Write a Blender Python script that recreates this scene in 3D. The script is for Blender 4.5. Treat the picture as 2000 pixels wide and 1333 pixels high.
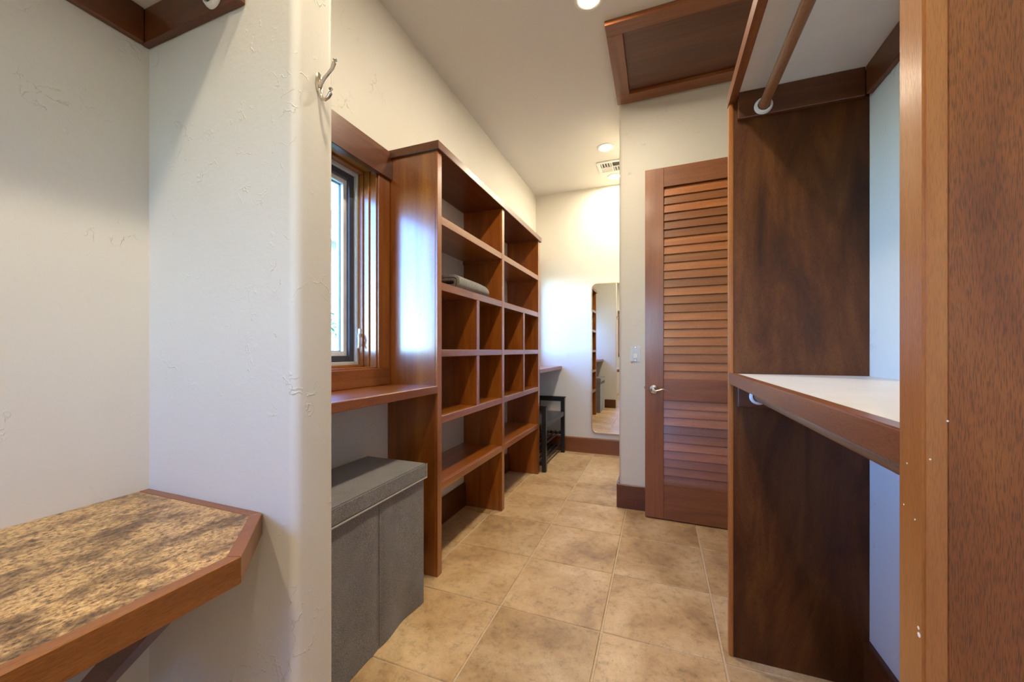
import bpy, bmesh, math, random
from mathutils import Vector, Matrix
random.seed(7)
for o in list(bpy.data.objects):
    bpy.data.objects.remove(o)
sc = bpy.context.scene
col = sc.collection
S = 1.19            # layout units -> metres (30 in door, 10 ft ceiling, 18 in tiles)
H = 0.99            # eye height in layout units
CEIL = 2.55

# ------------------------------------------------------------------ camera, world, exposure
cam_d = bpy.data.cameras.new('camera')
cam = bpy.data.objects.new('camera', cam_d)
col.objects.link(cam)
cam.location = (0, 0, H * S)
cam.rotation_euler = (math.pi / 2, 0, math.atan2(287, 753))
cam_d.sensor_width = 36
cam_d.lens = 753 / 2000 * 36
cam_d.shift_y = 18 / 2000
cam_d.clip_start = 0.02
sc.camera = cam

world = bpy.data.worlds.new('sky')
sc.world = world
world.use_nodes = True
wn = world.node_tree
wn.nodes.clear()
w_out = wn.nodes.new('ShaderNodeOutputWorld')
w_bg = wn.nodes.new('ShaderNodeBackground')
w_sky = wn.nodes.new('ShaderNodeTexSky')
w_sky.sky_type = 'NISHITA'
w_sky.sun_disc = False
w_sky.sun_elevation = math.radians(48)
w_sky.sun_rotation = math.radians(80)
w_sky.ozone_density = 3.0
w_sky.dust_density = 0.3
w_bg.inputs['Strength'].default_value = 6.4
w_tint = wn.nodes.new('ShaderNodeMix')
w_tint.data_type = 'RGBA'; w_tint.blend_type = 'MULTIPLY'
w_tint.inputs[0].default_value = 1.0
w_tint.inputs[7].default_value = (0.54, 0.79, 1.22, 1)   # daylight as seen by a camera balanced for the lamps
wn.links.new(w_sky.outputs[0], w_tint.inputs[6])
wn.links.new(w_tint.outputs[2], w_bg.inputs[0])
wn.links.new(w_bg.outputs[0], w_out.inputs[0])

vs = sc.view_settings
vs.view_transform = 'Standard'
vs.look = 'None'
vs.gamma = 1
vs.use_curve_mapping = False
vs.exposure = 0.06
LAMP_COLOR = (1.0, 0.87, 0.66)
LAMP_POWER = 19.5

# ------------------------------------------------------------------ materials
MATS = {}
def new_mat(name):
    m = bpy.data.materials.new(name)
    m.use_nodes = True
    nt = m.node_tree
    bs = nt.nodes['Principled BSDF']
    MATS[name] = m
    return m, nt, bs
def N(nt, t, **kw):
    n = nt.nodes.new(t)
    for k, v in kw.items():
        setattr(n, k, v)
    return n
def ramp(nt, fac, stops):
    r = N(nt, 'ShaderNodeValToRGB')
    e = r.color_ramp.elements
    while len(e) < len(stops):
        e.new(0.5)
    for i, (p, c) in enumerate(stops):
        e[i].position = p
        e[i].color = (c[0], c[1], c[2], 1) if isinstance(c, tuple) else (c, c, c, 1)
    nt.links.new(fac, r.inputs[0])
    return r.outputs[0]
def coords(nt, scale, jitter=7.0):
    tc = N(nt, 'ShaderNodeTexCoord')
    oi = N(nt, 'ShaderNodeObjectInfo')
    mul = N(nt, 'ShaderNodeMath', operation='MULTIPLY')
    mul.inputs[1].default_value = jitter
    nt.links.new(oi.outputs['Random'], mul.inputs[0])
    add = N(nt, 'ShaderNodeVectorMath', operation='ADD')
    nt.links.new(tc.outputs['Object'], add.inputs[0])
    nt.links.new(mul.outputs[0], add.inputs[1])
    mp = N(nt, 'ShaderNodeMapping')
    mp.inputs['Scale'].default_value = scale
    nt.links.new(add.outputs[0], mp.inputs[0])
    return mp.outputs[0], oi, add.outputs[0]
def noise(nt, vec, scale, detail=4, rough=0.55, dist=0.0):
    n = N(nt, 'ShaderNodeTexNoise')
    n.inputs['Scale'].default_value = scale
    n.inputs['Detail'].default_value = detail
    n.inputs['Roughness'].default_value = rough
    n.inputs['Distortion'].default_value = dist
    nt.links.new(vec, n.inputs['Vector'])
    return n.outputs[0]
def mixc(nt, mode, fac, a, b):
    m = N(nt, 'ShaderNodeMix', data_type='RGBA', blend_type=mode)
    for sock, val in ((m.inputs[0], fac), (m.inputs[6], a), (m.inputs[7], b)):
        if hasattr(val, 'is_linked') or hasattr(val, 'links'):
            nt.links.new(val, sock)
        else:
            sock.default_value = val if not isinstance(val, tuple) else (*val, 1)
    return m.outputs[2]
def bump(nt, bs, height, strength, distance):
    b = N(nt, 'ShaderNodeBump')
    b.inputs['Strength'].default_value = strength
    b.inputs['Distance'].default_value = distance
    nt.links.new(height, b.inputs['Height'])
    nt.links.new(b.outputs[0], bs.inputs['Normal'])
def wood(name, dark, mid, light, axis='z', rough=0.32, vary=0.25, pores=0.35, coat=0.25, lohi=(1.0, 14.0), spread=0.62):
    m, nt, bs = new_mat(name)
    lo, hi = lohi
    sca = {'x': (lo, hi, hi), 'y': (hi, lo, hi), 'z': (hi, hi, lo)}[axis]
    fine = {'x': (80, 1200, 1200), 'y': (1200, 80, 1200), 'z': (1200, 1200, 80)}[axis]
    v, oi, raw = coords(nt, sca)
    fig = noise(nt, v, 1.3, 7, 0.66, 0.7)
    dark = tuple(spread*p + (1-spread)*q for p, q in zip(dark, mid))
    light = tuple(0.75*p + 0.25*q for p, q in zip(light, mid))
    c = ramp(nt, fig, [(0.28, dark), (0.50, mid), (0.74, light)])
    mp2 = N(nt, 'ShaderNodeMapping')
    mp2.inputs['Scale'].default_value = fine
    nt.links.new(raw, mp2.inputs[0])
    pr = noise(nt, mp2.outputs[0], 1.0, 2, 0.5)
    pc = ramp(nt, pr, [(0.36, 1.0 - pores), (0.52, 1.0)])
    c = mixc(nt, 'MULTIPLY', 1.0, c, pc)
    hs = N(nt, 'ShaderNodeHueSaturation')
    mr = N(nt, 'ShaderNodeMapRange')
    mr.inputs[3].default_value = 1 - vary
    mr.inputs[4].default_value = 1 + vary
    nt.links.new(oi.outputs['Random'], mr.inputs[0])
    nt.links.new(mr.outputs[0], hs.inputs['Value'])
    nt.links.new(c, hs.inputs['Color'])
    nt.links.new(hs.outputs[0], bs.inputs['Base Color'])
    bs.inputs['Roughness'].default_value = rough
    bs.inputs['Coat Weight'].default_value = coat
    bs.inputs['Specular IOR Level'].default_value = 0.5 if coat > 0.06 else 0.3
    bs.inputs['Coat Roughness'].default_value = 0.18
    bump(nt, bs, pr, 0.12, 0.002)
    return m
D, Mi, L = (0.105, 0.023, 0.002), (0.31, 0.084, 0.008), (0.49, 0.175, 0.020)
for ax in 'xyz':
    wood('mahogany_' + ax, D, Mi, L, ax, 0.30, 0.12, 0.35, 0.9, (0.9, 10.0))
    wood('louver_' + ax, (0.19, 0.056, 0.014), (0.33, 0.108, 0.028), (0.47, 0.185, 0.055), ax, 0.38, 0.28)
    wood('doorwood_' + ax, (0.14, 0.040, 0.011), (0.25, 0.078, 0.021), (0.35, 0.125, 0.038), ax, 0.36, 0.10)
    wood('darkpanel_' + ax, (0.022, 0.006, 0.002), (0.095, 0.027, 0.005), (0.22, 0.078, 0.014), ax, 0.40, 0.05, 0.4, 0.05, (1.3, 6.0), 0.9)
    wood('edging_' + ax, (0.24, 0.068, 0.014), (0.41, 0.142, 0.030), (0.55, 0.225, 0.058), ax, 0.28, 0.08, 0.2)
    wood('fascia_' + ax, (0.12, 0.034, 0.012), (0.24, 0.075, 0.025), (0.34, 0.12, 0.042), ax, 0.34, 0.10)
    wood('darktrim_' + ax, (0.05, 0.013, 0.004), (0.12, 0.032, 0.008), (0.20, 0.060, 0.014), ax, 0.34, 0.10, 0.3, 0.12)
for ax in 'xy':
    wood('counteredge_' + ax, (0.14, 0.038, 0.006), (0.27, 0.088, 0.014), (0.38, 0.145, 0.028), ax, 0.34, 0.05)
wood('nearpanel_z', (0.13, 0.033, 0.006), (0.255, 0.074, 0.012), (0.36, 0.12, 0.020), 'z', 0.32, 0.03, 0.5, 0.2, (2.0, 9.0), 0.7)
wood('rodwood_y', (0.16, 0.06, 0.022), (0.28, 0.12, 0.048), (0.40, 0.20, 0.09), 'y', 0.4, 0.05)

def plaster(name, base, amt=1.0):
    m, nt, bs = new_mat(name)
    tc = N(nt, 'ShaderNodeTexCoord')
    gm = N(nt, 'ShaderNodeNewGeometry')
    vec = gm.outputs['Position']
    n1 = noise(nt, vec, 2.2, 4, 0.5)
    vo = N(nt, 'ShaderNodeTexVoronoi', feature='DISTANCE_TO_EDGE')
    vo.inputs['Scale'].default_value = 14.0
    mixv = N(nt, 'ShaderNodeVectorMath', operation='ADD')
    nz = N(nt, 'ShaderNodeTexNoise')
    nz.inputs['Scale'].default_value = 6.0
    nz.inputs['Detail'].default_value = 5.0
    nt.links.new(vec, nz.inputs['Vector'])
    sc_ = N(nt, 'ShaderNodeVectorMath', operation='SCALE')
    sc_.inputs[3].default_value = 0.35
    nt.links.new(nz.outputs[1], sc_.inputs[0])
    nt.links.new(vec, mixv.inputs[0])
    nt.links.new(sc_.outputs[0], mixv.inputs[1])
    nt.links.new(mixv.outputs[0], vo.inputs['Vector'])
    ridge = ramp(nt, vo.outputs['Distance'], [(0.0, 1.0), (0.035, 0.0)])
    mask = ramp(nt, noise(nt, vec, 5.3, 3, 0.6), [(0.55, 0.0), (0.68, 1.0)])
    brk = ramp(nt, noise(nt, vec, 26, 3, 0.6), [(0.46, 0.0), (0.56, 1.0)])
    r2 = mixc(nt, 'MULTIPLY', 1.0, ridge, mask)
    r2 = mixc(nt, 'MULTIPLY', 1.0, r2, brk)
    fine = noise(nt, vec, 55, 3, 0.6)
    h = mixc(nt, 'ADD', 0.22, r2, fine)
    h = mixc(nt, 'ADD', 0.6, h, n1)
    bump(nt, bs, h, 0.55 * amt, 0.006)
    c = ramp(nt, n1, [(0.3, tuple(x * 0.97 for x in base)), (0.7, base)])
    nt.links.new(c, bs.inputs['Base Color'])
    bs.inputs['Roughness'].default_value = 0.5
    return m
plaster('plaster', (0.71, 0.672, 0.59))
plaster('ceiling_paint', (0.69, 0.655, 0.585), 0.35)

def tile_mat():
    m, nt, bs = new_mat('tile')
    v, oi, raw = coords(nt, (1, 1, 1), 11)
    big = noise(nt, v, 3.4, 5, 0.6, 0.4)
    c = ramp(nt, big, [(0.28, (0.29, 0.165, 0.075)), (0.46, (0.51, 0.325, 0.155)), (0.68, (0.65, 0.455, 0.25))])
    mid = noise(nt, v, 26, 8, 0.78, 0.1)
    c2 = ramp(nt, mid, [(0.30, 0.50), (0.47, 0.98), (0.72, 1.18)])
    c = mixc(nt, 'MULTIPLY', 0.9, c, c2)
    sp = noise(nt, v, 120, 3, 0.6)
    c3 = ramp(nt, sp, [(0.30, 0.62), (0.40, 1.0)])
    c = mixc(nt, 'MULTIPLY', 0.7, c, c3)
    hs = N(nt, 'ShaderNodeHueSaturation')
    mr = N(nt, 'ShaderNodeMapRange')
    mr.inputs[3].default_value = 0.90
    mr.inputs[4].default_value = 1.10
    nt.links.new(oi.outputs['Random'], mr.inputs[0])
    nt.links.new(mr.outputs[0], hs.inputs['Value'])
    nt.links.new(c, hs.inputs['Color'])
    nt.links.new(hs.outputs[0], bs.inputs['Base Color'])
    bs.inputs['Roughness'].default_value = 0.42
    bump(nt, bs, mid, 0.18, 0.003)
tile_mat()

def simple(name, colr, rough=0.5, metal=0.0, bumpscale=0, bstr=0.1, spread=0.06, emis=0.0):
    m, nt, bs = new_mat(name)
    v, oi, raw = coords(nt, (1, 1, 1))
    n1 = noise(nt, v, bumpscale or 30, 3)
    c = ramp(nt, n1, [(0.3, tuple(x * (1 - spread) for x in colr)), (0.7, tuple(min(1, x * (1 + spread)) for x in colr))])
    nt.links.new(c, bs.inputs['Base Color'])
    bs.inputs['Roughness'].default_value = rough
    bs.inputs['Metallic'].default_value = metal
    if bumpscale:
        bump(nt, bs, n1, bstr, 0.002)
    if emis:
        bs.inputs['Emission Color'].default_value = (*LAMP_COLOR, 1)
        bs.inputs['Emission Strength'].default_value = emis
    return m
simple('grout', (0.60, 0.45, 0.29), 0.8, 0, 90, 0.3, 0.1)
simple('melamine', (0.80, 0.77, 0.72), 0.35, 0, 12, 0.02, 0.03)
simple('white_plastic', (0.80, 0.79, 0.75), 0.35)
simple('switch_plastic', (0.62, 0.62, 0.62), 0.3)
simple('chrome', (0.72, 0.71, 0.69), 0.14, 1.0, 0, 0, 0.02)
simple('nickel', (0.60, 0.54, 0.46), 0.2, 1.0, 0, 0, 0.03)
simple('gold', (0.80, 0.60, 0.34), 0.3, 1.0)
simple('black_paint', (0.014, 0.014, 0.016), 0.32, 0, 60, 0.05, 0.2)
simple('bench_seat', (0.05, 0.05, 0.055), 0.35, 0, 60, 0.05, 0.15)
simple('vent_white', (0.78, 0.76, 0.70), 0.4)
simple('vent_dark', (0.03, 0.03, 0.03), 0.8)
simple('sash_dark', (0.055, 0.055, 0.07), 0.4)
simple('sash_white', (0.75, 0.77, 0.76), 0.35)
simple('sash_beige', (0.55, 0.54, 0.48), 0.4)
simple('lens', (0.9, 0.9, 0.9), 0.4, 0, 0, 0, 0.0, 60.0)
simple('mirror_glass', (0.93, 0.95, 0.94), 0.012, 1.0, 0, 0, 0.0)
simple('stucco', (0.72, 0.66, 0.58), 0.8, 0, 20, 0.3)
simple('roof_tile', (0.42, 0.14, 0.09), 0.7, 0, 15, 0.3, 0.3)
simple('house_trim', (0.75, 0.76, 0.78), 0.6)
simple('leaf', (0.10, 0.19, 0.06), 0.5, 0, 8, 0.1, 0.5)
simple('bark', (0.12, 0.08, 0.05), 0.8, 0, 30, 0.4, 0.2)
simple('lawn', (0.13, 0.20, 0.07), 0.9, 0, 60, 0.4, 0.4)
simple('caulk', (0.70, 0.62, 0.52), 0.6)

def fabric(name, a, b, wscale=700, warp=(1, 1, 1)):
    m, nt, bs = new_mat(name)
    v, oi, raw = coords(nt, warp)
    n1 = noise(nt, v, wscale, 2, 0.6)
    n2 = noise(nt, raw, 14, 4, 0.6)
    c = ramp(nt, n1, [(0.35, a), (0.65, b)])
    sh = ramp(nt, n2, [(0.3, 0.85), (0.7, 1.1)])
    c = mixc(nt, 'MULTIPLY', 1.0, c, sh)
    nt.links.new(c, bs.inputs['Base Color'])
    bs.inputs['Roughness'].default_value = 0.9
    bs.inputs['Sheen Weight'].default_value = 0.3
    bump(nt, bs, n1, 0.5, 0.002)
fabric('hamper_cloth', (0.07, 0.066, 0.064), (0.27, 0.25, 0.235), 330, (1, 1, 1.5))
fabric('hamper_piping', (0.30, 0.28, 0.25), (0.45, 0.42, 0.38), 500)
fabric('towel_cloth', (0.07, 0.068, 0.062), (0.29, 0.28, 0.255), 230)

def laminate():
    m, nt, bs = new_mat('granite_laminate')
    tc = N(nt, 'ShaderNodeTexCoord')
    mp = N(nt, 'ShaderNodeMapping')
    mp.inputs['Rotation'].default_value = (0, 0, math.radians(6))
    mp.inputs['Scale'].default_value = (1.5, 1.0, 1.0)
    nt.links.new(tc.outputs['Object'], mp.inputs[0])
    v = mp.outputs[0]
    big = noise(nt, v, 10, 6, 0.65, 0.2)
    fine = noise(nt, v, 85, 6, 0.75, 0.2)
    c = ramp(nt, fine, [(0.34, (0.05, 0.037, 0.03)), (0.43, (0.30, 0.165, 0.075)), (0.52, (0.62, 0.38, 0.14)), (0.66, (0.76, 0.56, 0.30))])
    dk = ramp(nt, big, [(0.40, (0.17, 0.125, 0.11)), (0.56, (1.0, 1.0, 1.0))])
    c = mixc(nt, 'MULTIPLY', 0.85, c, dk)
    nt.links.new(c, bs.inputs['Base Color'])
    bs.inputs['Roughness'].default_value = 0.35
laminate()

def glass():
    m, nt, bs = new_mat('glass')
    nt.nodes.remove(bs)
    out = nt.nodes['Material Output']
    tr = N(nt, 'ShaderNodeBsdfTransparent')
    tr.inputs[0].default_value = (0.94, 0.97, 0.97, 1)
    gl = N(nt, 'ShaderNodeBsdfGlossy')
    gl.inputs['Roughness'].default_value = 0.02
    lw = N(nt, 'ShaderNodeLayerWeight')
    pw = N(nt, 'ShaderNodeMath', operation='POWER')
    pw.inputs[1].default_value = 4.0
    nt.links.new(lw.outputs['Facing'], pw.inputs[0])
    fr = N(nt, 'ShaderNodeMath', operation='MULTIPLY_ADD')
    fr.inputs[1].default_value = 0.6
    fr.inputs[2].default_value = 0.04
    nt.links.new(pw.outputs[0], fr.inputs[0])
    mx = N(nt, 'ShaderNodeMixShader')
    nt.links.new(fr.outputs[0], mx.inputs[0])
    nt.links.new(tr.outputs[0], mx.inputs[1])
    nt.links.new(gl.outputs[0], mx.inputs[2])
    nt.links.new(mx.outputs[0], out.inputs[0])
glass()

# ------------------------------------------------------------------ mesh helpers (layout units)
ORG = {}
class MB:
    def __init__(s):
        s.bm = bmesh.new()
    def box(s, x0, x1, y0, y1, z0, z1, bev=0.0015, seg=1):
        x0, x1 = sorted((x0, x1)); y0, y1 = sorted((y0, y1)); z0, z1 = sorted((z0, z1))
        vs_ = [s.bm.verts.new(p) for p in ((x0,y0,z0),(x1,y0,z0),(x1,y1,z0),(x0,y1,z0),(x0,y0,z1),(x1,y0,z1),(x1,y1,z1),(x0,y1,z1))]
        fs = [s.bm.faces.new([vs_[i] for i in f]) for f in ((3,2,1,0),(4,5,6,7),(0,1,5,4),(1,2,6,5),(2,3,7,6),(3,0,4,7))]
        s._bev(fs, bev, seg)
        return s
    def _bev(s, fs, bev, seg):
        if bev > 0:
            ed = list({e for f in fs for e in f.edges})
            bmesh.ops.bevel(s.bm, geom=ed, offset=bev, segments=seg, affect='EDGES', clamp_overlap=True)
    def prism(s, poly, axis, a0, a1, bev=0.0, seg=1):
        # poly in the two remaining axes in xyz order
        def P(p, a):
            return {'x': (a, p[0], p[1]), 'y': (p[0], a, p[1]), 'z': (p[0], p[1], a)}[axis]
        lo = [s.bm.verts.new(P(p, a0)) for p in poly]
        hi = [s.bm.verts.new(P(p, a1)) for p in poly]
        n = len(poly)
        fs = [s.bm.faces.new(lo[::-1]), s.bm.faces.new(hi)]
        for i in range(n):
            fs.append(s.bm.faces.new((lo[i], lo[(i+1) % n], hi[(i+1) % n], hi[i])))
        bmesh.ops.recalc_face_normals(s.bm, faces=fs)
        s._bev(fs, bev, seg)
        return s
    def tube(s, pts, radii, n=12, caps=True, flat=1.0, up=(0, 0, 1)):
        pts = [Vector(p) for p in pts]
        if not isinstance(radii, (list, tuple)):
            radii = [radii] * len(pts)
        rings = []
        for i, p in enumerate(pts):
            t = (pts[min(i+1, len(pts)-1)] - pts[max(i-1, 0)]).normalized()
            a = Vector(up)
            if abs(t.dot(a)) > 0.95:
                a = Vector((1, 0, 0)) if abs(t.x) < 0.9 else Vector((0, 1, 0))
            u = t.cross(a).normalized(); w = t.cross(u).normalized()
            rings.append([s.bm.verts.new(p + u * math.cos(2*math.pi*k/n) * radii[i] + w * math.sin(2*math.pi*k/n) * radii[i] * flat) for k in range(n)])
        fs = []
        for a, b in zip(rings, rings[1:]):
            for k in range(n):
                fs.append(s.bm.faces.new((a[k], a[(k+1) % n], b[(k+1) % n], b[k])))
        if caps:
            fs.append(s.bm.faces.new(rings[0][::-1])); fs.append(s.bm.faces.new(rings[-1]))
        bmesh.ops.recalc_face_normals(s.bm, faces=fs)
        return s
    def lathe(s, origin, axis, prof, n=28):
        # prof: list of (radius, offset along axis)
        o = Vector(origin); t = Vector(axis).normalized()
        a = Vector((0, 0, 1)) if abs(t.z) < 0.9 else Vector((1, 0, 0))
        u = t.cross(a).normalized(); w = t.cross(u).normalized()
        rings = []
        for r, d in prof:
            if r < 1e-6:
                rings.append([s.bm.verts.new(o + t * d)])
            else:
                rings.append([s.bm.verts.new(o + t*d + (u*math.cos(2*math.pi*k/n) + w*math.sin(2*math.pi*k/n))*r) for k in range(n)])
        fs = []
        for a, b in zip(rings, rings[1:]):
            for k in range(n):
                A = [a[0]] if len(a) == 1 else [a[k], a[(k+1) % n]]
                Bq = [b[0]] if len(b) == 1 else [b[(k+1) % n], b[k]]
                if len(A) + len(Bq) >= 3:
                    fs.append(s.bm.faces.new(A + Bq))
        bmesh.ops.recalc_face_normals(s.bm, faces=fs)
        return s
    def build(s, name, mat, parent=None, smooth=False, origin=None):
        xs = [v.co for v in s.bm.verts]
        if origin is None:
            lo = Vector((min(v.x for v in xs), min(v.y for v in xs), min(v.z for v in xs)))
            hi = Vector((max(v.x for v in xs), max(v.y for v in xs), max(v.z for v in xs)))
            origin = Vector(((lo.x+hi.x)/2, (lo.y+hi.y)/2, lo.z))
        origin = Vector(origin)
        for v in s.bm.verts:
            v.co = (v.co - origin) * S
        me = bpy.data.meshes.new(name)
        s.bm.to_mesh(me); s.bm.free()
        me.materials.append(MATS[mat])
        if smooth:
            for p in me.polygons:
                p.use_smooth = True
            try:
                me.set_sharp_from_angle(angle=math.radians(40))
            except Exception:
                pass
        o = bpy.data.objects.new(name, me)
        col.objects.link(o)
        ORG[o.name] = origin
        if parent is not None:
            o.parent = parent
            o.location = (origin - ORG[parent.name]) * S
        else:
            o.location = origin * S
        return o
def box(name, mat, parent, *a, **k):
    return MB().box(*a, **k).build(name, mat, parent)
def tag(o, label=None, cat=None, group=None, kind=None):
    if label: o['label'] = label
    if cat: o['category'] = cat
    if group: o['group'] = group
    if kind: o['kind'] = kind
    return o
def thing(name, label, cat, origin, group=None, kind=None):
    o = bpy.data.objects.new(name, None)
    o.empty_display_size = 0.05
    col.objects.link(o)
    o.location = Vector(origin) * S
    ORG[o.name] = Vector(origin)
    return tag(o, label, cat, group, kind)
def structure(o, label):
    return tag(o, label, None, None, 'structure')

# ------------------------------------------------------------------ the setting
XL, XR, YB, YE, XE, YR = -1.165, 0.572, 3.74, 2.52, -0.236, -1.65
WT = 0.15
# floor: grout bed with single tiles
floor = structure(MB().box(-1.34, 1.36, -1.80, 3.95, -0.06, -0.004, 0).build('floor', 'grout'), 'tan stone-look tile floor with pale grout')
PX, PY, gx0, gy0 = 0.3845, 0.376, -0.9585, 1.003
cache = {}
G = 0.0032
for i in range(-1, 6):
    for j in range(-7, 8):
        x0, x1 = gx0 + i*PX, gx0 + (i+1)*PX
        y0, y1 = gy0 + j*PY, gy0 + (j+1)*PY
        if 'tile' not in cache:
            cache['tile'] = MB().box(x0+G, x1-G, y0+G, y1-G, -0.02, 0.0, 0.0022, 1).build('tile', 'tile', floor)
        else:
            src = cache['tile']
            t = src.copy(); col.objects.link(t); t.parent = floor
            o0 = Vector(((x0+x1)/2, (y0+y1)/2, -0.02))
            t.location = (o0 - ORG[floor.name]) * S
            t.location.z += random.uniform(-0.0006, 0.0004)

def holed(mb, axis, c0, c1, a0, a1, z0, z1, holes):
    # slab with rectangular holes; axis = normal axis; a = running axis
    cuts = sorted({a0, a1, *[h[0] for h in holes], *[h[1] for h in holes]})
    for p, q in zip(cuts, cuts[1:]):
        hs = [h for h in holes if h[0] <= p + 1e-6 and h[1] >= q - 1e-6]
        segs = [(z0, z1)] if not hs else [(z0, hs[0][2]), (hs[0][3], z1)]
        for s0, s1 in segs:
            if s1 - s0 > 1e-4:
                if axis == 'x': mb.box(c0, c1, p, q, s0, s1, 0)
                else: mb.box(p, q, c0, c1, s0, s1, 0)
    return mb
WIN = (0.785, 1.375, 0.905, 1.79)          # y0 y1 z0 z1 of the first window opening
OFFS = (0.0, 2.28)
RWX = -0.50                                 # centre of the window in the rear wall
structure(holed(MB(), 'x', XL - WT, XL, YR, YB + 0.12, 0, CEIL, [(WIN[0]+d, WIN[1]+d, WIN[2], WIN[3]) for d in OFFS]).build('wall_left', 'plaster'), 'cream plaster window wall')
structure(MB().box(XL, XE, YB, YB + 0.12, 0, CEIL, 0).build('wall_back', 'plaster'), 'cream plaster wall behind the tall mirror')
# end wall block with a bullnose corner
def bull(x0, x1, y0, y1, corners, r=0.022, n=6):
    pts = []
    for cx, cy, sx, sy, a0, key in ((x0, y0, 1, 1, 180, 'a'), (x1, y0, -1, 1, 270, 'b'), (x1, y1, -1, -1, 0, 'c'), (x0, y1, 1, -1, 90, 'd')):
        if key in corners:
            for k in range(n + 1):
                an = math.radians(a0 + 90 * k / n)
                pts.append((cx + sx*r + r*math.cos(an), cy + sy*r + r*math.sin(an)))
        else:
            pts.append((cx, cy))
    return pts
structure(MB().prism(bull(XE, 1.3, YE, YB + 0.12, 'a'), 'z', 0, CEIL).build('wall_end', 'plaster', smooth=True), 'cream plaster wall behind the louvered door, rounded corner')
structure(MB().prism(bull(XL, -0.678, 0.565, 0.667, 'bc', 0.02), 'z', 0, CEIL).build('wall_partition', 'plaster', smooth=True), 'short plaster partition with rounded edge and metal hook')
DY0, DY1, DZ = 1.70, 2.372, 2.065
structure(holed(MB(), 'x', XR, XR + 0.11, YR, YE, 0, CEIL, [(DY0, DY1, 0, DZ)]).build('wall_right', 'plaster'), 'cream plaster wall behind the hanging closet')
structure(holed(MB(), 'y', YR - WT, YR, XL - WT, XR + 0.11, 0, CEIL, [(RWX - 0.295, RWX + 0.295, WIN[2], WIN[3])]).build('wall_rear', 'plaster'), 'plaster wall closing the room behind the viewer')
hall = MB()
hall.box(1.25, 1.35, 1.2, 2.52, 0, 2.4, 0); hall.box(0.682, 1.25, 1.2, 1.3, 0, 2.4, 0); hall.box(0.682, 1.35, 1.2, 2.52, 2.4, 2.5, 0)
structure(hall.build('wall_hall', 'plaster'), 'plaster hall beyond the doorway')
structure(MB().box(XL - WT, 1.35, YR - WT, YB + 0.12, CEIL, CEIL + 0.08, 0).build('ceiling', 'ceiling_paint'), 'flat off-white ceiling')

# baseboards
BBH, BBT = 0.145, 0.015
def bbprof(sgn, base):
    return [(base, 0), (base + sgn*BBT, 0), (base + sgn*BBT, BBH - 0.008), (base + sgn*(BBT-0.004), BBH - 0.001), (base, BBH)]
POSTS = [(1.452, 1.487), (2.190, 2.228), (2.947, 2.985)]
b = MB()
for p, q in ((0.668, POSTS[0][0]), (POSTS[0][1], POSTS[1][0]), (POSTS[1][1], POSTS[2][0]), (POSTS[2][1], YB)):
    b.prism([(x, z) for x, z in bbprof(1, XL)], 'y', p + 0.0005, q - 0.0005)
structure(b.build('baseboard_left', 'darktrim_y'), 'dark wood baseboard under the open bookcase')
b = MB(); b.prism([(y, z) for y, z in bbprof(-1, YB)], 'x', XL + BBT + 0.001, XE - BBT - 0.001)
structure(b.build('baseboard_back', 'doorwood_x'), 'brown wood baseboard below the tall mirror')
b = MB()
b.prism(bull(XE - BBT, 0.55, YE - BBT, YE - 0.0005, 'a', 0.012), 'z', 0, BBH, 0.002)
b.box(XE - BBT, XE - 0.0005, YE, YB - BBT - 0.001, 0, BBH, 0.002)
structure(b.build('baseboard_end', 'darktrim_x'), 'dark wood baseboard wrapping the wall corner beside the door')
b = MB(); b.prism(bbprof(-1, XR), 'y', 0.47, 1.414); b.prism(bbprof(-1, XR), 'y', 1.451, DY0 - 0.08)
structure(b.build('baseboard_right', 'darktrim_y'), 'dark wood baseboard inside the hanging closet')
b = MB(); b.prism(bbprof(1, 0.667), 'x', XL + BBT + 0.001, -0.69)
structure(b.build('baseboard_partition', 'darktrim_x'), 'dark wood baseboard on the window side of the partition')
# doorway trim
b = MB()
b.box(XR - 0.014, XR, DY0 - 0.07, DY0, 0, DZ + 0.07, 0.002)
b.box(XR - 0.014, XR, DY0, DY1 + 0.01, DZ, DZ + 0.07, 0.002)
b.box(XR, XR + 0.11, DY0, DY0 + 0.014, 0, DZ, 0.001); b.box(XR, XR + 0.11, DY1 - 0.014, DY1, 0, DZ, 0.001); b.box(XR, XR + 0.11, DY0 + 0.014, DY1 - 0.014, DZ - 0.014, DZ, 0.001)
structure(b.build('trim_1', 'darktrim_z'), 'wood casing around the doorway')

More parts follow.
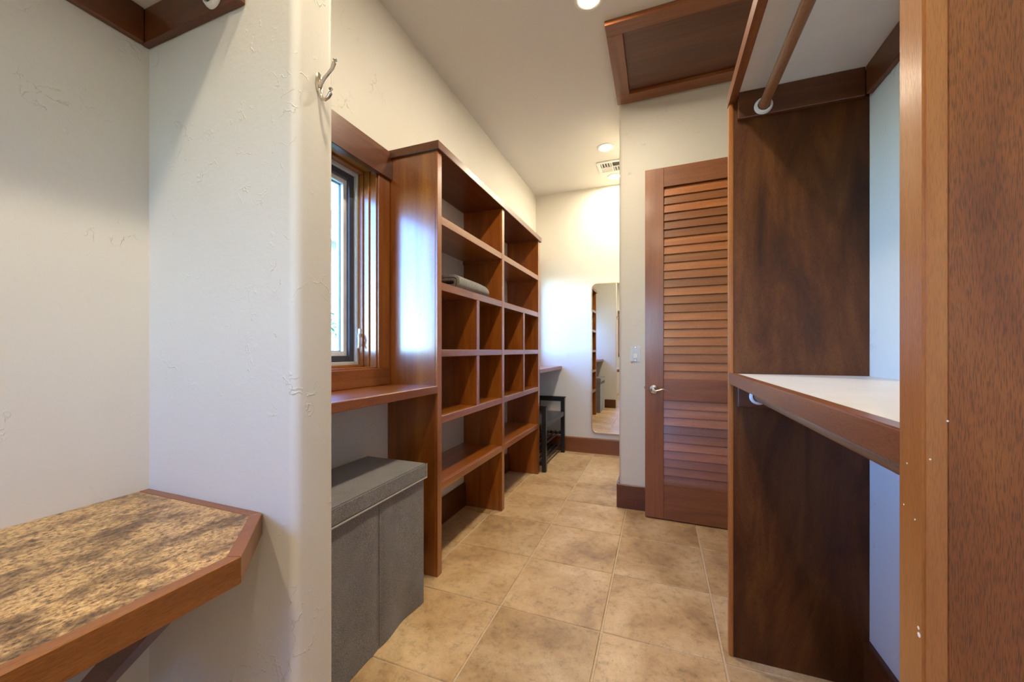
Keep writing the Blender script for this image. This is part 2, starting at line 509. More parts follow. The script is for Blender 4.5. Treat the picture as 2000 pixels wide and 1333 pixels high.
# ------------------------------------------------------------------ windows
def make_window(n, d, label):
    y0, y1, z0, z1 = WIN[0] + d, WIN[1] + d, WIN[2], WIN[3]
    w = thing('window_%d' % n, label, None, (XL, (y0+y1)/2, z0), kind='structure')
    f = XL
    box('head_board', 'darktrim_y', w, f, f + 0.028, y0 - 0.078, y1 + 0.076, 1.765, 1.889, bev=0.002)
    for s_, yy in ((-1, y0), (1, y1)):
        e = yy + s_*0.0
        ya, yb = (yy - 0.078, yy + 0.001) if s_ < 0 else (yy - 0.001, yy + 0.074)
        box('casing', 'mahogany_z', w, f, f + 0.015, ya, yb, z0 + 0.006, 1.765, bev=0.002)
        # stepped jamb
        k = -s_
        J = MB()
        J.box(f - 0.10, f + 0.006, yy, yy + k*0.008, z0 + 0.006, z1 - 0.008, 0.001)
        J.box(f - 0.10, f - 0.028, yy + k*0.008, yy + k*0.015, z0 + 0.006, z1 - 0.008, 0.0015)
        J.box(f - 0.10, f - 0.056, yy + k*0.015, yy + k*0.022, z0 + 0.006, z1 - 0.008, 0.0015)
        J.build('jamb', 'mahogany_z', w)
    box('bottom_board', 'doorwood_y', w, f, f + 0.017, y0 - 0.078, y1 + 0.074, 0.8355, z0 + 0.006, bev=0.002)
    J = MB()
    J.box(f - 0.10, f + 0.004, y0 + 0.008, y1 - 0.008, z0, z0 + 0.012, 0.001)
    J.box(f - 0.10, f - 0.05, y0 + 0.022, y1 - 0.022, z0 + 0.012, z0 + 0.022, 0.001)
    J.build('sill', 'mahogany_y', w)
    J = MB()
    J.box(f - 0.10, f + 0.004, y0 + 0.008, y1 - 0.008, z1 - 0.012, z1, 0.001)
    J.box(f - 0.10, f - 0.05, y0 + 0.022, y1 - 0.022, z1 - 0.022, z1 - 0.012, 0.001)
    J.build('head_jamb', 'mahogany_y', w)
    def ring(nm, mat, x0, x1, iy, iz, wd):
        ya, yb, za, zb = y0 + iy, y1 - iy, z0 + iz, z1 - iz
        r = MB()
        r.box(x0, x1, ya, ya + wd, za, zb, 0.001); r.box(x0, x1, yb - wd, yb, za, zb, 0.001)
        r.box(x0, x1, ya + wd, yb - wd, za, za + wd, 0.001); r.box(x0, x1, ya + wd, yb - wd, zb - wd, zb, 0.001)
        return r.build(nm, mat, w)
    ring('stop_frame', 'sash_beige', f - 0.095, f - 0.078, 0.022, 0.022, 0.013)
    ring('screen_frame', 'sash_dark', f - 0.108, f - 0.092, 0.030, 0.030, 0.031)
    ring('outer_frame', 'sash_white', f - 0.145, f - 0.108, 0.004, 0.004, 0.076)
    ring('glazing_seal', 'sash_dark', f - 0.134, f - 0.123, 0.080, 0.080, 0.003)
    box('pane', 'glass', w, f - 0.130, f - 0.127, y0 + 0.083, y1 - 0.083, z0 + 0.083, z1 - 0.083, bev=0)
    hd = MB()
    yy = y1 - 0.024
    hd.tube([(f-0.072, yy, 1.065), (f-0.066, yy-0.010, 1.055), (f-0.062, yy-0.014, 1.035), (f-0.066, yy-0.011, 1.012), (f-0.062, yy-0.016, 0.998)], [0.005, 0.005, 0.0045, 0.004, 0.0045], 8)
    hd.box(f-0.078, f-0.064, yy-0.004, yy+0.002, 1.05, 1.085, 0.001)
    hd.build('latch_handle', 'white_plastic', w, True)
    return w
make_window(1, OFFS[0], 'wood-framed window above the wood window shelf')
make_window(2, OFFS[1], 'wood-framed window over the far shelf behind the bookcase')
w3 = make_window(3, 0.0, 'wood-framed window in the wall behind the viewer')
w3.location = Vector((RWX, YR, WIN[2])) * S
w3.rotation_euler = (0, 0, math.pi/2)
structure(MB().box(XL, XL + 0.006, 1.4495, 1.4515, 0.915, 1.763, 0).build('trim_2', 'caulk'), 'thin caulk line between window casing and bookcase')

# ------------------------------------------------------------------ bookcase
BF = -0.900
bc = thing('bookcase', 'tall open mahogany bookcase with cubby holes against the window wall', 'bookcase', ((XL + BF)/2, 2.22, 0))
for i, (p, q) in enumerate(POSTS):
    u = MB()
    u.prism([(XL + 0.0005, BBH + 0.001), (XL + 0.0005, 1.862), (BF - 0.012, 1.862), (BF - 0.012, 0), (XL + BBT + 0.001, 0), (XL + BBT + 0.001, BBH + 0.001)], 'y', p, q, 0.001)
    up = u.build('upright', 'mahogany_z', bc)
    box('edge_strip', 'mahogany_z', up, BF - 0.012, BF, p, q, 0, 1.862, bev=0.0015)
box('top_cap', 'darktrim_y', bc, XL + 0.0005, BF + 0.012, POSTS[0][0] - 0.013, POSTS[2][1] + 0.02, 1.862, 1.899, bev=0.002)
SH = [(1.549, 1.586), (1.256, 1.292), (0.961, 0.993), (0.664, 0.697), (0.367, 0.402)]
for (a, c) in ((POSTS[0][1], POSTS[1][0]), (POSTS[1][1], POSTS[2][0])):
    for k, (z0, z1) in enumerate(SH):
        sh = box('shelf', 'mahogany_y', bc, XL + 0.001, BF - 0.014, a, c, z0 + 0.004, z1, bev=0.001)
        box('edge_strip', 'mahogany_y', sh, BF - 0.014, BF - 0.001, a, c, z0, z1, bev=0.0015)
    m_ = 0.5*(a + c) + 0.021
    for k in (1, 2):
        zt, zb = SH[k][0], SH[k+1][1]
        dv = box('divider', 'mahogany_z', bc, XL + 0.001, BF - 0.014, m_ - 0.017, m_ + 0.017, zb, zt + 0.004, bev=0.001)
        box('edge_strip', 'mahogany_z', dv, BF - 0.014, BF - 0.002, m_ - 0.017, m_ + 0.017, zb, zt, bev=0.0015)
    for k, (z0, z1) in enumerate(SH):
        if k in (0,):
            for yy in (a, c - 0.014):
                box('cleat', 'mahogany_x', bc, XL + 0.002, BF - 0.05, yy, yy + 0.014, z0 - 0.020, z0 + 0.004, bev=0.001)

# window shelf and far shelf
def ledge(name, label, y0, y1):
    t = thing(name, label, 'shelf', ((XL+BF)/2, (y0+y1)/2, 0.803))
    box('board', 'mahogany_y', t, XL + 0.0005, BF - 0.016, y0, y1, 0.806, 0.835, bev=0.001)
    box('front_edge', 'fascia_y', t, BF - 0.016, BF + 0.003, y0, y1, 0.803, 0.8352, bev=0.002)
    return t
ledge('window_shelf', 'wood ledge under the window between partition and bookcase', 0.6675, POSTS[0][0] - 0.0005)
ledge('corner_shelf', 'wood ledge above the black bench next to the back wall', POSTS[2][1] + 0.0005, YB - 0.0005)

# ------------------------------------------------------------------ hamper
hx0, hx1, hy0, hy1 = -1.140, -0.862, 0.775, 1.289
hp = thing('laundry_hamper', 'grey fabric laundry hamper with lid under the window shelf', 'hamper', ((hx0+hx1)/2, (hy0+hy1)/2, 0))
def soft_wall(x0, x1, y0, y1, z0, z1, amp):
    m = MB()
    nu, nz = 28, 16
    per = []
    for k in range(nu): per.append((x0 + (x1-x0)*k/nu, y0, 0, -1))
    for k in range(nu): per.append((x1, y0 + (y1-y0)*k/nu, 1, 0))
    for k in range(nu): per.append((x1 - (x1-x0)*k/nu, y1, 0, 1))
    for k in range(nu): per.append((x0, y1 - (y1-y0)*k/nu, -1, 0))
    rows = []
    for j in range(nz + 1):
        z = z0 + (z1 - z0)*j/nz
        row = []
        for i, (x, y, nx, ny) in enumerate(per):
            a = (i % nu)/nu
            w_ = math.sin(math.pi*a)
            d = amp*w_*(math.sin(7*a + 3.1*j/nz + i//nu) * 0.5 + math.sin(13*a*(1 - 0.4*j/nz) + 5*j/nz)*0.35) * (1 - 0.5*j/nz)
            if i // nu == 1:
                d -= 0.004*math.exp(-((a - 0.5)/0.03)**2)
                d -= 0.012*math.exp(-((a - 0.78)/0.13)**2)*max(0, 1 - j/5.0)
            row.append(m.bm.verts.new((x + nx*d, y + ny*d, z)))
        rows.append(row)
    n = len(per)
    for a_, b_ in zip(rows, rows[1:]):
        for k in range(n):
            m.bm.faces.new((a_[k], a_[(k+1) % n], b_[(k+1) % n], b_[k]))
    m.bm.faces.new(rows[0][::-1]); m.bm.faces.new(rows[-1])
    return m
soft_wall(hx0, hx1, hy0, hy1, 0.001, 0.535, 0.004).build('body', 'hamper_cloth', hp, True)
lid = box('lid', 'hamper_cloth', hp, hx0 - 0.004, hx1 + 0.008, hy0 - 0.006, hy1 + 0.008, 0.492, 0.5465, bev=0.004, seg=2)
pp = MB()
z = 0.4905
X0, X1, Y0, Y1 = hx0 - 0.0045, hx1 + 0.0085, hy0 - 0.0065, hy1 + 0.0085
pp.tube([(X0, Y0, z), (X1, Y0, z), (X1, Y1, z), (X0, Y1, z), (X0, Y0, z)], 0.0028, 6)
pp.build('piping', 'hamper_piping', lid, True)
pp = MB()
pp.tube([(X1, Y1, 0.492), (X1, Y1, 0.545)], 0.0022, 6)
pp.build('corner_binding', 'hamper_piping', lid, True)
pp = MB()
pp.tube([(hx1 - 0.0015, 1.034, 0.012), (hx1 - 0.0012, 1.034, 0.25), (hx1 - 0.001, 1.034, 0.488)], 0.0011, 5)
pp.build('seam', 'hamper_cloth', hp, True)

# ------------------------------------------------------------------ towel
def towel():
    z0, th = 1.2922, 0.0135
    xf, xb = -0.921, -1.105
    def arc(cx, cz, r, a0, a1, n=9):
        return [(cx + r*math.cos(math.radians(a0 + (a1-a0)*k/n)), cz + r*math.sin(math.radians(a0 + (a1-a0)*k/n))) for k in range(n+1)]
    c = z0 + 0.0385
    r1 = 0.0385 - th/2
    r2 = r1 - th - 0.002
    cl = [(xb + 0.01, z0 + th/2)] + arc(xf - 0.0385, c, r1, -90, 90) + [(xb + 0.02, c + r1 + 0.001)]
    cl += arc(xb + 0.012, c + r1 - 0.0075, 0.0085, 95, 265, 6)
    cl += [(xf - 0.07, c + r2 + 0.0005)] + arc(xf - 0.0405, c - 0.001, r2 - 0.001, 80, -90, 8) + [(xb + 0.055, c - r2 - 0.0005)]
    def smooth_line(P, it=1):
        for _ in range(it):
            Q = [P[0]]
            for a, b_ in zip(P, P[1:]):
                Q += [(a[0]*.75+b_[0]*.25, a[1]*.75+b_[1]*.25), (a[0]*.25+b_[0]*.75, a[1]*.25+b_[1]*.75)]
            P = Q + [P[-1]]
        return P
    P = smooth_line(cl)
    Lf, Rt = [], []
    for i, p in enumerate(P):
        a, b_ = P[max(i-1, 0)], P[min(i+1, len(P)-1)]
        dx, dz = b_[0]-a[0], b_[1]-a[1]
        l = math.hypot(dx, dz) or 1
        nx, nz = -dz/l, dx/l
        h = th/2*0.96
        Lf.append((p[0]+nx*h, p[1]+nz*h)); Rt.append((p[0]-nx*h, p[1]-nz*h))
    out = Lf + Rt[::-1]
    m = MB()
    ys = [1.690, 1.695, 1.74, 1.79, 1.84, 1.89, 1.94, 1.99, 2.03, 2.052, 2.062]
    sc_ = [0.985, 1.0, 1.0, 0.995, 1.0, 1.0, 0.99, 0.97, 0.93, 0.86, 0.78]
    rings = []
    for y, k in zip(ys, sc_):
        sk = 0.006*math.sin(9*y)
        rings.append([m.bm.verts.new((xf - 0.06 + (x - xf + 0.06)*(0.6+0.4*k) + sk*0.5, y + 0.004*math.sin(40*x + 60*zz), z0 + max(0.0, (zz - z0))*k)) for x, zz in out])
    n = len(out)
    fs = []
    for a, b_ in zip(rings, rings[1:]):
        for k in range(n):
            fs.append(m.bm.faces.new((a[k], a[(k+1) % n], b_[(k+1) % n], b_[k])))
    half = len(Lf)
    for rg in (rings[0], rings[-1]):
        for k in range(half - 1):
            fs.append(m.bm.faces.new((rg[k], rg[k+1], rg[n-2-k], rg[n-1-k])))
    bmesh.ops.recalc_face_normals(m.bm, faces=fs)
    o = m.build('folded_towel', 'towel_cloth', None, True)
    tag(o, 'folded grey towel lying on a bookcase shelf', 'towel')
towel()

# ------------------------------------------------------------------ bench
bn = thing('shoe_bench', 'black wooden bench with slatted shoe racks by the back wall', 'bench', (-0.99, 3.35, 0))
bx0, bx1, by0, by1, LG = -1.135, -0.853, 3.004, 3.690, 0.036
for yy in (by0, by1 - LG):
    box('leg', 'black_paint', bn, bx1 - LG, bx1, yy, yy + LG, 0.0005, 0.53, bev=0.002)
    box('leg', 'black_paint', bn, bx0, bx0 + LG, yy, yy + LG, 0.0005, 0.53, bev=0.002)
    box('arm_rail', 'black_paint', bn, bx0 + LG, bx1 - LG, yy + 0.004, yy + LG - 0.004, 0.495, 0.53, bev=0.002)
    box('arm_cap', 'black_paint', bn, bx0 - 0.006, bx1 + 0.008, yy - 0.004, yy + LG + 0.004, 0.53, 0.541, bev=0.002)
    for zz in (0.195, 0.07):
        box('cross_bar', 'black_paint', bn, bx0 + LG, bx1 - LG, yy + 0.008, yy + LG - 0.010, zz - 0.018, zz, bev=0.001)
for xx in (bx1 - 0.020, bx0 + 0.004):
    box('seat_rail', 'black_paint', bn, xx, xx + 0.016, by0 + LG, by1 - LG, 0.355, 0.398, bev=0.002)
box('seat', 'bench_seat', bn, bx0 + 0.021, bx1 - 0.021, by0 + 0.002, by1 - 0.002, 0.378, 0.395, bev=0.002)
for zz in (0.195, 0.07):
    for k in range(5):
        xx = bx0 + LG + 0.012 + k*0.0445
        box('slat', 'black_paint', bn, xx, xx + 0.018, by0 + 0.010, by1 - 0.010, zz, zz + 0.010, bev=0.0015)

# ------------------------------------------------------------------ mirror
def rrect(x0, x1, z0, z1, r, n=8):
    P = []
    for cx, cz, a0 in ((x1-r, z1-r, 0), (x0+r, z1-r, 90), (x0+r, z0+r, 180), (x1-r, z0+r, 270)):
        for k in range(n+1):
            a = math.radians(a0 + 90*k/n)
            P.append((cx + r*math.cos(a), cz + r*math.sin(a)))
    return P
mr = thing('tall_mirror', 'tall rounded mirror with thin gold frame on the back wall', 'mirror', (-0.43, YB, 0.199))
mx0, mx1, mz0, mz1 = -0.605, -0.262, 0.199, 1.628
o_, i_ = rrect(mx0, mx1, mz0, mz1, 0.055), rrect(mx0 + 0.008, mx1 - 0.008, mz0 + 0.008, mz1 - 0.008, 0.047)
m = MB(); n = len(o_)
rs = [[m.bm.verts.new((p[0], y, p[1])) for p in pl] for pl, y in ((o_, YB - 0.001), (o_, YB - 0.022), (i_, YB - 0.022), (i_, YB - 0.010))]
fs = []
for a, b_ in zip(rs, rs[1:]):
    for k in range(n):
        fs.append(m.bm.faces.new((a[k], a[(k+1) % n], b_[(k+1) % n], b_[k])))
bmesh.ops.recalc_face_normals(m.bm, faces=fs)
m.build('frame', 'gold', mr, True)
MB().prism(rrect(mx0 + 0.007, mx1 - 0.007, mz0 + 0.007, mz1 - 0.007, 0.047), 'y', YB - 0.014, YB - 0.002).build('mirror_glass', 'mirror_glass', mr)

# ------------------------------------------------------------------ light switch
sw = thing('light_switch', 'white rocker dimmer switch on the wall beside the louvered door', 'switch', (-0.1375, YE, 0.918))
sx0, sx1, sz0, sz1 = -0.168, -0.107, 0.918, 1.016
box('cover_plate', 'switch_plastic', sw, sx0, sx1, YE - 0.006, YE - 0.0003, sz0, sz1, bev=0.002, seg=2)
box('insert', 'switch_plastic', sw, sx0 + 0.0165, sx1 - 0.0165, YE - 0.0075, YE - 0.005, sz0 + 0.020, sz1 - 0.020, bev=0.0008)
box('slider', 'white_plastic', sw, sx0 + 0.019, sx1 - 0.019, YE - 0.0125, YE - 0.0072, sz0 + 0.022, sz0 + 0.050, bev=0.002, seg=2)
for zz in (sz0 + 0.009, sz1 - 0.009):
    MB().lathe((-0.1375, YE - 0.006, zz), (0, -1, 0), [(0.0022, -0.0005), (0.0022, 0.0006), (0, 0.0008)], 10).build('screw', 'chrome', sw, True)

# ------------------------------------------------------------------ louvered door
hx, hy = 0.552, 2.392
dr = thing('door_1', 'open mahogany louvered door with lever handle', None, (hx, hy, 0), kind='structure')
dl, dt = -0.077, 0.034
zb, zt = 0.008, 2.053
ST = 0.102
box('stile', 'doorwood_z', dr, dl, dl + ST, hy, hy + dt, zb, zt, bev=0.0012)
box('stile', 'doorwood_z', dr, hx - ST, hx, hy, hy + dt, zb, zt, bev=0.0012)
for a, c in ((1.940, zt), (0.699, 0.822), (zb, 0.214)):
    box('rail', 'doorwood_x', dr, dl + ST + 0.0004, hx - ST - 0.0004, hy + 0.0006, hy + dt, a, c, bev=0.0012)
def slats(za, zc, n):
    pitch = (zc - za)/n
    for k in range(n):
        z = za + pitch*(k + 0.5)
        ang = math.radians(11)
        hh, tt = 0.0258, 0.0038
        ca, sa = math.cos(ang), math.sin(ang)
        poly = []
        for u, w_ in ((-tt, -hh), (tt, -hh), (tt, hh), (-tt, hh)):
            yy = u*ca + w_*sa
            z2 = -u*sa + w_*ca
            poly.append((hy + 0.0155 + yy, z + z2))
        MB().prism(poly, 'x', dl + ST - 0.001, hx - ST + 0.001, 0.0015).build('louver', 'louver_x', dr)
slats(0.822, 1.936, 23)
slats(0.214, 0.697, 10)
hd = thing('lever_handle', None, None, (-0.028, hy, 0.761)); hd.parent = dr
hd.location = (Vector((-0.028, hy, 0.761)) - Vector((hx, hy, 0))) * S
tag(hd, 'polished chrome lever handle')
MB().lathe((-0.028, hy, 0.761), (0, -1, 0), [(0.0, 0), (0.0275, 0.0), (0.0275, 0.004), (0.024, 0.0085), (0.012, 0.011), (0.011, 0.030), (0.012, 0.040), (0.008, 0.045), (0, 0.0455)], 28).build('rose', 'chrome', hd, True)
lv = []
for k in range(13):
    t = k/12
    lv.append((-0.028 + 0.104*t, hy - 0.038 + 0.006*t, 0.758 + 0.0085*math.sin(t*2*math.pi*0.95 - 1.35)*min(1, 0.4 + t) - 0.002 + 0.004*t))
MB().tube(lv, [0.0085 - 0.0052*k/12 for k in range(13)], 12, flat=0.75).build('lever', 'chrome', hd, True)
box('latch', 'chrome', dr, dl - 0.006, dl, hy + 0.010, hy + 0.022, 0.762, 0.776, bev=0.001)
for zz in (0.25, 1.03, 1.80):
    MB().tube([(hx + 0.004, hy - 0.003, zz), (hx + 0.004, hy - 0.003, zz + 0.075)], 0.006, 10).build('hinge', 'chrome', dr, True)
dr.rotation_euler = (0, 0, -0.030)

# ------------------------------------------------------------------ hanging closet on the right
FX = 0.212
cl = thing('closet_organizer', 'dark wood closet unit with two white shelves between tall side panels', 'closet', (0.39, 0.93, 0))
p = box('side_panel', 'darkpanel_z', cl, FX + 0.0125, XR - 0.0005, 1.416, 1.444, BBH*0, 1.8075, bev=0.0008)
box('edging', 'edging_z', p, FX, FX + 0.0125, 1.4145, 1.4455, 0.0005, 1.7865, bev=0.003, seg=2)
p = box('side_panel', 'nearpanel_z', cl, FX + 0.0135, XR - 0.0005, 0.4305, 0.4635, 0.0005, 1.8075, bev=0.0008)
box('edging', 'edging_z', p, FX - 0.003, FX + 0.0135, 0.429, 0.465, 0.0005, 1.8075, bev=0.002, seg=2)
for xx, yy, zz, nx, r in ((FX - 0.003, 0.4344, 0.745, -1, 0.0022), (FX - 0.003, 0.4352, 0.7505, -1, 0.0015), (FX - 0.003, 0.4515, 0.888, -1, 0.0009),
                         (FX - 0.003, 0.4400, 0.842, -1, 0.0008), (FX - 0.003, 0.4565, 0.849, -1, 0.0008), (0.2135, 0.429, 0.898, 0, 0.0008), (0.2245, 0.429, 0.931, 0, 0.0008)):
    MB().lathe((xx, yy, zz), (-1, 0, 0) if nx else (0, -1, 0), [(r, -0.0002), (r, 0.0002), (0, 0.0003)], 7).build('nail_filler', 'white_plastic', p, True)
for nm, z0, z1, f0, f1, ya, yb in (('upper_shelf', 1.8078, 1.830, 1.787, 1.8305, 0.429, 1.4455), ('lower_shelf', 0.893, 0.9145, 0.8815, 0.916, 0.4652, 1.4143)):
    b_ = box(nm, 'melamine', cl, FX + 0.0215, XR - 0.0005, ya + 0.0005, yb - 0.0005, z0, z1, bev=0.0008)
    box('fascia', 'fascia_y', b_, FX - 0.001, FX + 0.0210, ya + 0.0005, yb, f0, f1, bev=0.002, seg=2)
    ze = z0 - 0.0005
    c_ = 1.4143
    box('end_cleat', 'darktrim_x', cl, FX + 0.0225, XR - 0.0165, c_ - 0.017, c_ - 0.0005, ze - 0.083, ze, bev=0.002)
    box('end_cleat', 'darktrim_x', cl, FX + 0.0225, XR - 0.0165, 0.4652, 0.4815, ze - 0.083, ze, bev=0.002)
    box('wall_cleat', 'darktrim_y', cl, XR - 0.0163, XR - 0.0005, 0.482, c_ - 0.0175, ze - 0.083, ze, bev=0.002)
def socket(parent, x, y, z, dirn):
    MB().lathe((x, y, z), (0, dirn, 0), [(0.0155, 0), (0.0255, 0), (0.0255, 0.004), (0.0225, 0.010), (0.0185, 0.011), (0.0165, 0.009), (0.0155, 0.004), (0.0155, 0.0)], 24).build('rod_socket', 'white_plastic', parent, True)
RODS = ((0.303, 1.749), (0.290, 0.845))
for (rx, rz) in RODS:
    socket(cl, rx, 1.397, rz, -1); socket(cl, rx, 0.482, rz, 1)
for (rx, rz), lb in zip(RODS, ('round wooden closet rod below the upper white shelf', 'round wooden closet rod tucked under the lower white shelf')):
    tag(MB().tube([(rx, 0.4835, rz), (rx, 0.9, rz), (rx, 1.3955, rz)], 0.0145, 20).build('closet_rod', 'rodwood_y', None, True), lb, 'closet rod')

# ------------------------------------------------------------------ left alcove: counter, upper shelf, rod, hook
ct = thing('vanity_counter', 'granite-look laminate counter with wood edge and clipped corner', 'counter', (-0.9, 0.1, 0.607))
A, B_, Y0 = (-0.771, 0.5645), (-0.640, 0.432), -0.50
Ai, Bi = (-0.782, 0.545), (-0.662, 0.4235)
zc0, zc1 = 0.607, 0.651
MB().prism([(XL + 0.0005, 0.545), Ai, Bi, (-0.662, Y0), (XL + 0.0005, Y0)], 'z', 0.622, 0.6508).build('laminate_top', 'granite_laminate', ct)
MB().prism([(XL + 0.0005, 0.5645), A, Ai, (XL + 0.0005, 0.545)], 'z', zc0, zc1 + 0.0008, 0.001).build('edge_trim', 'counteredge_x', ct)
MB().prism([A, B_, Bi, Ai], 'z', zc0, zc1 + 0.0008, 0.0012).build('edge_trim', 'counteredge_y', ct)
MB().prism([B_, (-0.640, Y0), (-0.662, Y0), Bi], 'z', zc0, zc1 + 0.0008, 0.0012).build('edge_trim', 'counteredge_y', ct)
MB().prism([(XL + 0.001, 0.187), (-0.707, 0.6065), (-0.766, 0.6065), (XL + 0.001, 0.241)], 'y', 0.400, 0.436, 0.0015).build('brace', 'darktrim_x', ct)
ls = thing('closet_shelf', 'white closet shelf on dark wood cleats above the counter', 'shelf', (-1.0, 0.1, 1.7245))
box('board', 'melamine', ls, XL + 0.0005, -0.834, Y0, 0.5645, 1.808, 1.830, bev=0.001)
box('wall_cleat', 'darktrim_y', ls, XL + 0.0005, XL + 0.017, Y0, 0.548, 1.7245, 1.8075, bev=0.002)
box('end_cleat', 'darktrim_x', ls, XL + 0.0005, -0.8215, 0.5485, 0.5645, 1.7245, 1.8075, bev=0.002)
box('fascia', 'fascia_y', ls, -0.8335, -0.815, Y0, 0.5645, 1.790, 1.8305, bev=0.002)
socket(ls, -0.897, 0.548, 1.752, -1)
tag(MB().tube([(-0.897, Y0 + 0.01, 1.752), (-0.897, 0.1, 1.752), (-0.897, 0.546, 1.752)], 0.0145, 20).build('closet_rod', 'rodwood_y', None, True), 'round wooden closet rod above the laminate counter', 'closet rod')

hk = thing('coat_hook', 'brushed nickel double coat hook on the partition edge', 'hook', (-0.678, 0.621, 1.525))
fx, yk = -0.678, 0.621
MB().lathe((fx + 0.0002, yk, 1.548), (1, 0, 0), [(0, 0), (0.009, 0), (0.0105, 0.002), (0.008, 0.005), (0, 0.0065)], 20).build('back_plate', 'nickel', hk, True)
for o in [c for c in hk.children if c.name.startswith('back_plate')]:
    o.scale = (1, 0.95, 2.1); o.location.z += 0.0
MB().tube([(fx + 0.004, yk, 1.548), (fx + 0.007, yk, 1.556), (fx + 0.014, yk + 0.001, 1.566), (fx + 0.024, yk + 0.003, 1.576), (fx + 0.033, yk + 0.005, 1.586), (fx + 0.037, yk + 0.006, 1.597), (fx + 0.039, yk + 0.0065, 1.603), (fx + 0.0395, yk + 0.0065, 1.606)], [0.0045, 0.0045, 0.0038, 0.0032, 0.0036, 0.0046, 0.0048, 0.003], 12).build('upper_prong', 'nickel', hk, True)
MB().tube([(fx + 0.004, yk, 1.545), (fx + 0.005, yk, 1.533), (fx + 0.010, yk, 1.524), (fx + 0.018, yk, 1.5205), (fx + 0.026, yk + 0.001, 1.524), (fx + 0.031, yk + 0.002, 1.532), (fx + 0.032, yk + 0.002, 1.541), (fx + 0.032, yk + 0.002, 1.5435)], [0.0045, 0.0045, 0.004, 0.0036, 0.0037, 0.0044, 0.0046, 0.003], 12).build('lower_prong', 'nickel', hk, True)
MB().lathe((fx + 0.006, yk, 1.552), (1, 0, 0), [(0.003, -0.001), (0.003, 0.001), (0, 0.0016)], 10).build('screw', 'nickel', hk, True)

# ------------------------------------------------------------------ ceiling: hatch, downlights, vent
ht = thing('attic_hatch', 'framed wood attic hatch panel set in the ceiling', 'hatch', (0.14, 2.18, CEIL))
ax0, ax1, ay0, ay1, zc = -0.241, 0.52, 1.862, 2.497, CEIL
box('frame_board', 'doorwood_x', ht, ax0, ax1, ay0, ay0 + 0.075, zc - 0.024, zc - 0.0005, bev=0.0015)
box('frame_board', 'doorwood_x', ht, ax0, ax1, ay1 - 0.085, ay1, zc - 0.024, zc - 0.0005, bev=0.0015)
box('frame_board', 'doorwood_y', ht, ax0, ax0 + 0.076, ay0 + 0.0755, ay1 - 0.0855, zc - 0.024, zc - 0.0005, bev=0.0015)
box('frame_board', 'doorwood_y', ht, ax1 - 0.076, ax1, ay0 + 0.0755, ay1 - 0.0855, zc - 0.024, zc - 0.0005, bev=0.0015)
box('panel', 'darktrim_x', ht, ax0 + 0.0765, ax1 - 0.0765, ay0 + 0.0755, ay1 - 0.0855, zc - 0.006, zc - 0.0005, bev=0.001)

LAMPS = [
    (-0.382, 3.025, 'round recessed ceiling light in front of the air vent', 0.75),
    (-0.371, 3.560, 'round recessed ceiling light between the air vent and back wall', 0.55),
    (-0.290, 1.716, 'round recessed ceiling light beside the wooden attic hatch', 1.0),
    (-0.300, 0.430, 'round recessed ceiling light above the coat hook', 1.0),
    (-0.250, -0.900, 'round recessed ceiling light behind the viewer', 1.0),
]
def downlight(x, y, label, k):
    t = thing('downlight', label, 'ceiling light', (x, y, CEIL - 0.006), 'recessed ceiling lights')
    MB().lathe((x, y, CEIL - 0.0003), (0, 0, -1), [(0.044, 0.0), (0.066, 0.0), (0.066, 0.003), (0.060, 0.006), (0.050, 0.0045), (0.044, 0.001)], 36).build('trim_ring', 'vent_white', t, True)
    MB().lathe((x, y, CEIL - 0.0006), (0, 0, -1), [(0.0, 0.002), (0.0455, 0.0015), (0.0455, 0.0)], 36).build('lens', 'lens', t, True)
    ld = bpy.data.lights.new('downlight_lamp', 'AREA')
    ld.shape = 'DISK'; ld.size = 0.09 * S; ld.energy = LAMP_POWER * k; ld.color = LAMP_COLOR
    lo = bpy.data.objects.new('lamp', ld)
    col.objects.link(lo); lo.parent = t
    lo.location = (0, 0, -0.004)
for L_ in LAMPS:
    downlight(*L_)

vt = thing('air_vent', 'white square ceiling air vent with angled louvers', 'vent', (-0.367, 3.345, CEIL))
vx0, vx1, vy0, vy1 = -0.487, -0.247, 3.243, 3.455
box('backing', 'vent_dark', vt, vx0 + 0.02, vx1 - 0.02, vy0 + 0.02, vy1 - 0.02, CEIL - 0.002, CEIL - 0.0004, bev=0)
for a in ((vx0, vx1, vy0, vy0 + 0.026), (vx0, vx1, vy1 - 0.026, vy1), (vx0, vx0 + 0.028, vy0 + 0.026, vy1 - 0.026), (vx1 - 0.028, vx1, vy0 + 0.026, vy1 - 0.026)):
    box('frame', 'vent_white', vt, *a, CEIL - 0.010, CEIL - 0.0004, bev=0.0015)
cx, cy = (vx0 + vx1)/2, (vy0 + vy1)/2
ix0, ix1, iy0, iy1 = vx0 + 0.028, vx1 - 0.028, vy0 + 0.026, vy1 - 0.026
box('frame', 'vent_white', vt, cx - 0.004, cx + 0.004, iy0, iy1, CEIL - 0.010, CEIL - 0.002, bev=0)
box('frame', 'vent_white', vt, ix0, ix1, cy - 0.004, cy + 0.004, CEIL - 0.010, CEIL - 0.002, bev=0)
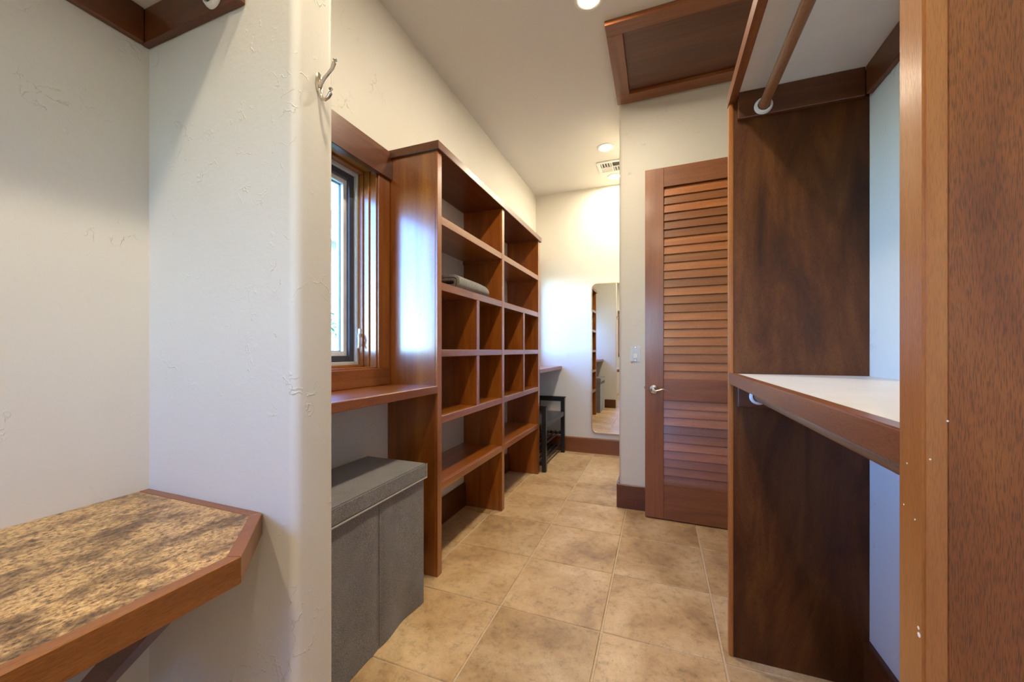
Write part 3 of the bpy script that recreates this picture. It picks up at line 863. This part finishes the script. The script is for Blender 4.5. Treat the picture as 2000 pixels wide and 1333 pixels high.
def vslat(kind, x0, x1, y0, y1, n, fl=1):
    for k in range(n):
        if kind == 'y':
            x = x0 + (x1 - x0)*(k + 0.5)/n
            MB().prism([(x - 0.007, CEIL - 0.0025), (x - 0.0055, CEIL - 0.0025), (x + 0.006, CEIL - 0.0098), (x + 0.0045, CEIL - 0.0098)], 'y', y0, y1).build('louver', 'vent_white', vt)
        else:
            y = y0 + (y1 - y0)*(k + 0.5)/n
            MB().prism([(y - fl*0.007, CEIL - 0.0025), (y - fl*0.0055, CEIL - 0.0025), (y + fl*0.006, CEIL - 0.0098), (y + fl*0.0045, CEIL - 0.0098)], 'x', x0, x1).build('louver', 'vent_white', vt)
vslat('y', ix0, cx - 0.004, iy0, cy - 0.004, 4)
vslat('x', cx + 0.004, ix1, iy0, cy - 0.004, 4, -1)
vslat('x', ix0, cx - 0.004, cy + 0.004, iy1, 4)
vslat('y', cx + 0.004, ix1, cy + 0.004, iy1, 4)

# ------------------------------------------------------------------ outside the window
tag(MB().box(-26, 12, -26, 26, -0.40, -0.30, 0).build('ground_outside', 'lawn'), 'green lawn outside the window', None, None, 'structure')
hs = thing('neighbour_house', 'pale house with red tiled roof seen through the window', 'house', (-8.0, 7.0, -0.30))
box('wall', 'stucco', hs, -10.2, -5.9, 3.4, 11.0, -0.30, 3.15, bev=0)
rf = MB()
rows = 14
for k in range(rows):
    t0, t1 = k/rows, (k+1)/rows
    xa, xb = -5.35 - 2.7*t0, -5.35 - 2.7*t1 - 0.06
    za, zb2 = 3.10 + 1.55*t0, 3.10 + 1.55*t1
    rf.prism([(xa, za), (xb, zb2), (xb, zb2 - 0.05), (xa, za - 0.05)], 'y', 2.9, 11.5)
    rf.prism([(-16.1 - xa, za), (-16.1 - xb, zb2), (-16.1 - xb, zb2 - 0.05), (-16.1 - xa, za - 0.05)], 'y', 2.9, 11.5)
rf.build('roof', 'roof_tile', hs)
box('fascia_board', 'house_trim', hs, -5.37, -5.30, 2.9, 11.5, 2.92, 3.09, bev=0)
for yy in (4.6, 6.6, 8.6):
    f_ = MB(); f_.box(-5.92, -5.86, yy - 0.55, yy + 0.55, 1.2, 2.35, 0); w_ = f_.build('window_frame', 'house_trim', hs)
    box('pane', 'sash_dark', w_, -5.87, -5.855, yy - 0.47, yy + 0.47, 1.28, 2.27, bev=0)
SHR = [(-3.9, 3.1, 1.25), (-4.3, 4.3, 1.5), (-4.0, 5.5, 1.2), (-3.6, 2.0, 1.35)]
for k, (x, y, h) in enumerate(SHR):
    t = thing('garden_shrub', ['low leafy green shrub outside the first window', 'tallest leafy green shrub in front of the pale house', 'shortest leafy green shrub in front of the pale house', 'leafy green shrub growing closest to the window wall'][k], 'shrub', (x, y, -0.30), 'shrubs outside the window')
    st = MB()
    for q in range(5):
        a = q*1.26 + k
        st.tube([(x, y, -0.3), (x + 0.15*math.cos(a), y + 0.15*math.sin(a), 0.2), (x + 0.35*math.cos(a), y + 0.35*math.sin(a), h - 0.35)], [0.025, 0.018, 0.006], 6)
    st.build('stems', 'bark', t)
    lf = MB()
    for q in range(420):
        a, r, zz = random.uniform(0, 6.283), math.sqrt(random.random())*0.55, random.uniform(-0.1, h)
        r *= math.sin(math.pi*min(1, max(0.12, (zz + 0.35)/(h + 0.5))))
        c = Vector((x + r*math.cos(a), y + r*math.sin(a), zz))
        d = Vector((math.cos(a), math.sin(a), random.uniform(-0.4, 0.7))).normalized()
        sd = d.cross(Vector((0, 0, 1))).normalized()
        ln, wd = random.uniform(0.07, 0.13), random.uniform(0.02, 0.035)
        v_ = [lf.bm.verts.new(q_) for q_ in (c, c + d*ln*0.5 + sd*wd, c + d*ln, c + d*ln*0.5 - sd*wd)]
        lf.bm.faces.new(v_)
    tag(lf.build('foliage', 'leaf', t), kind='stuff')
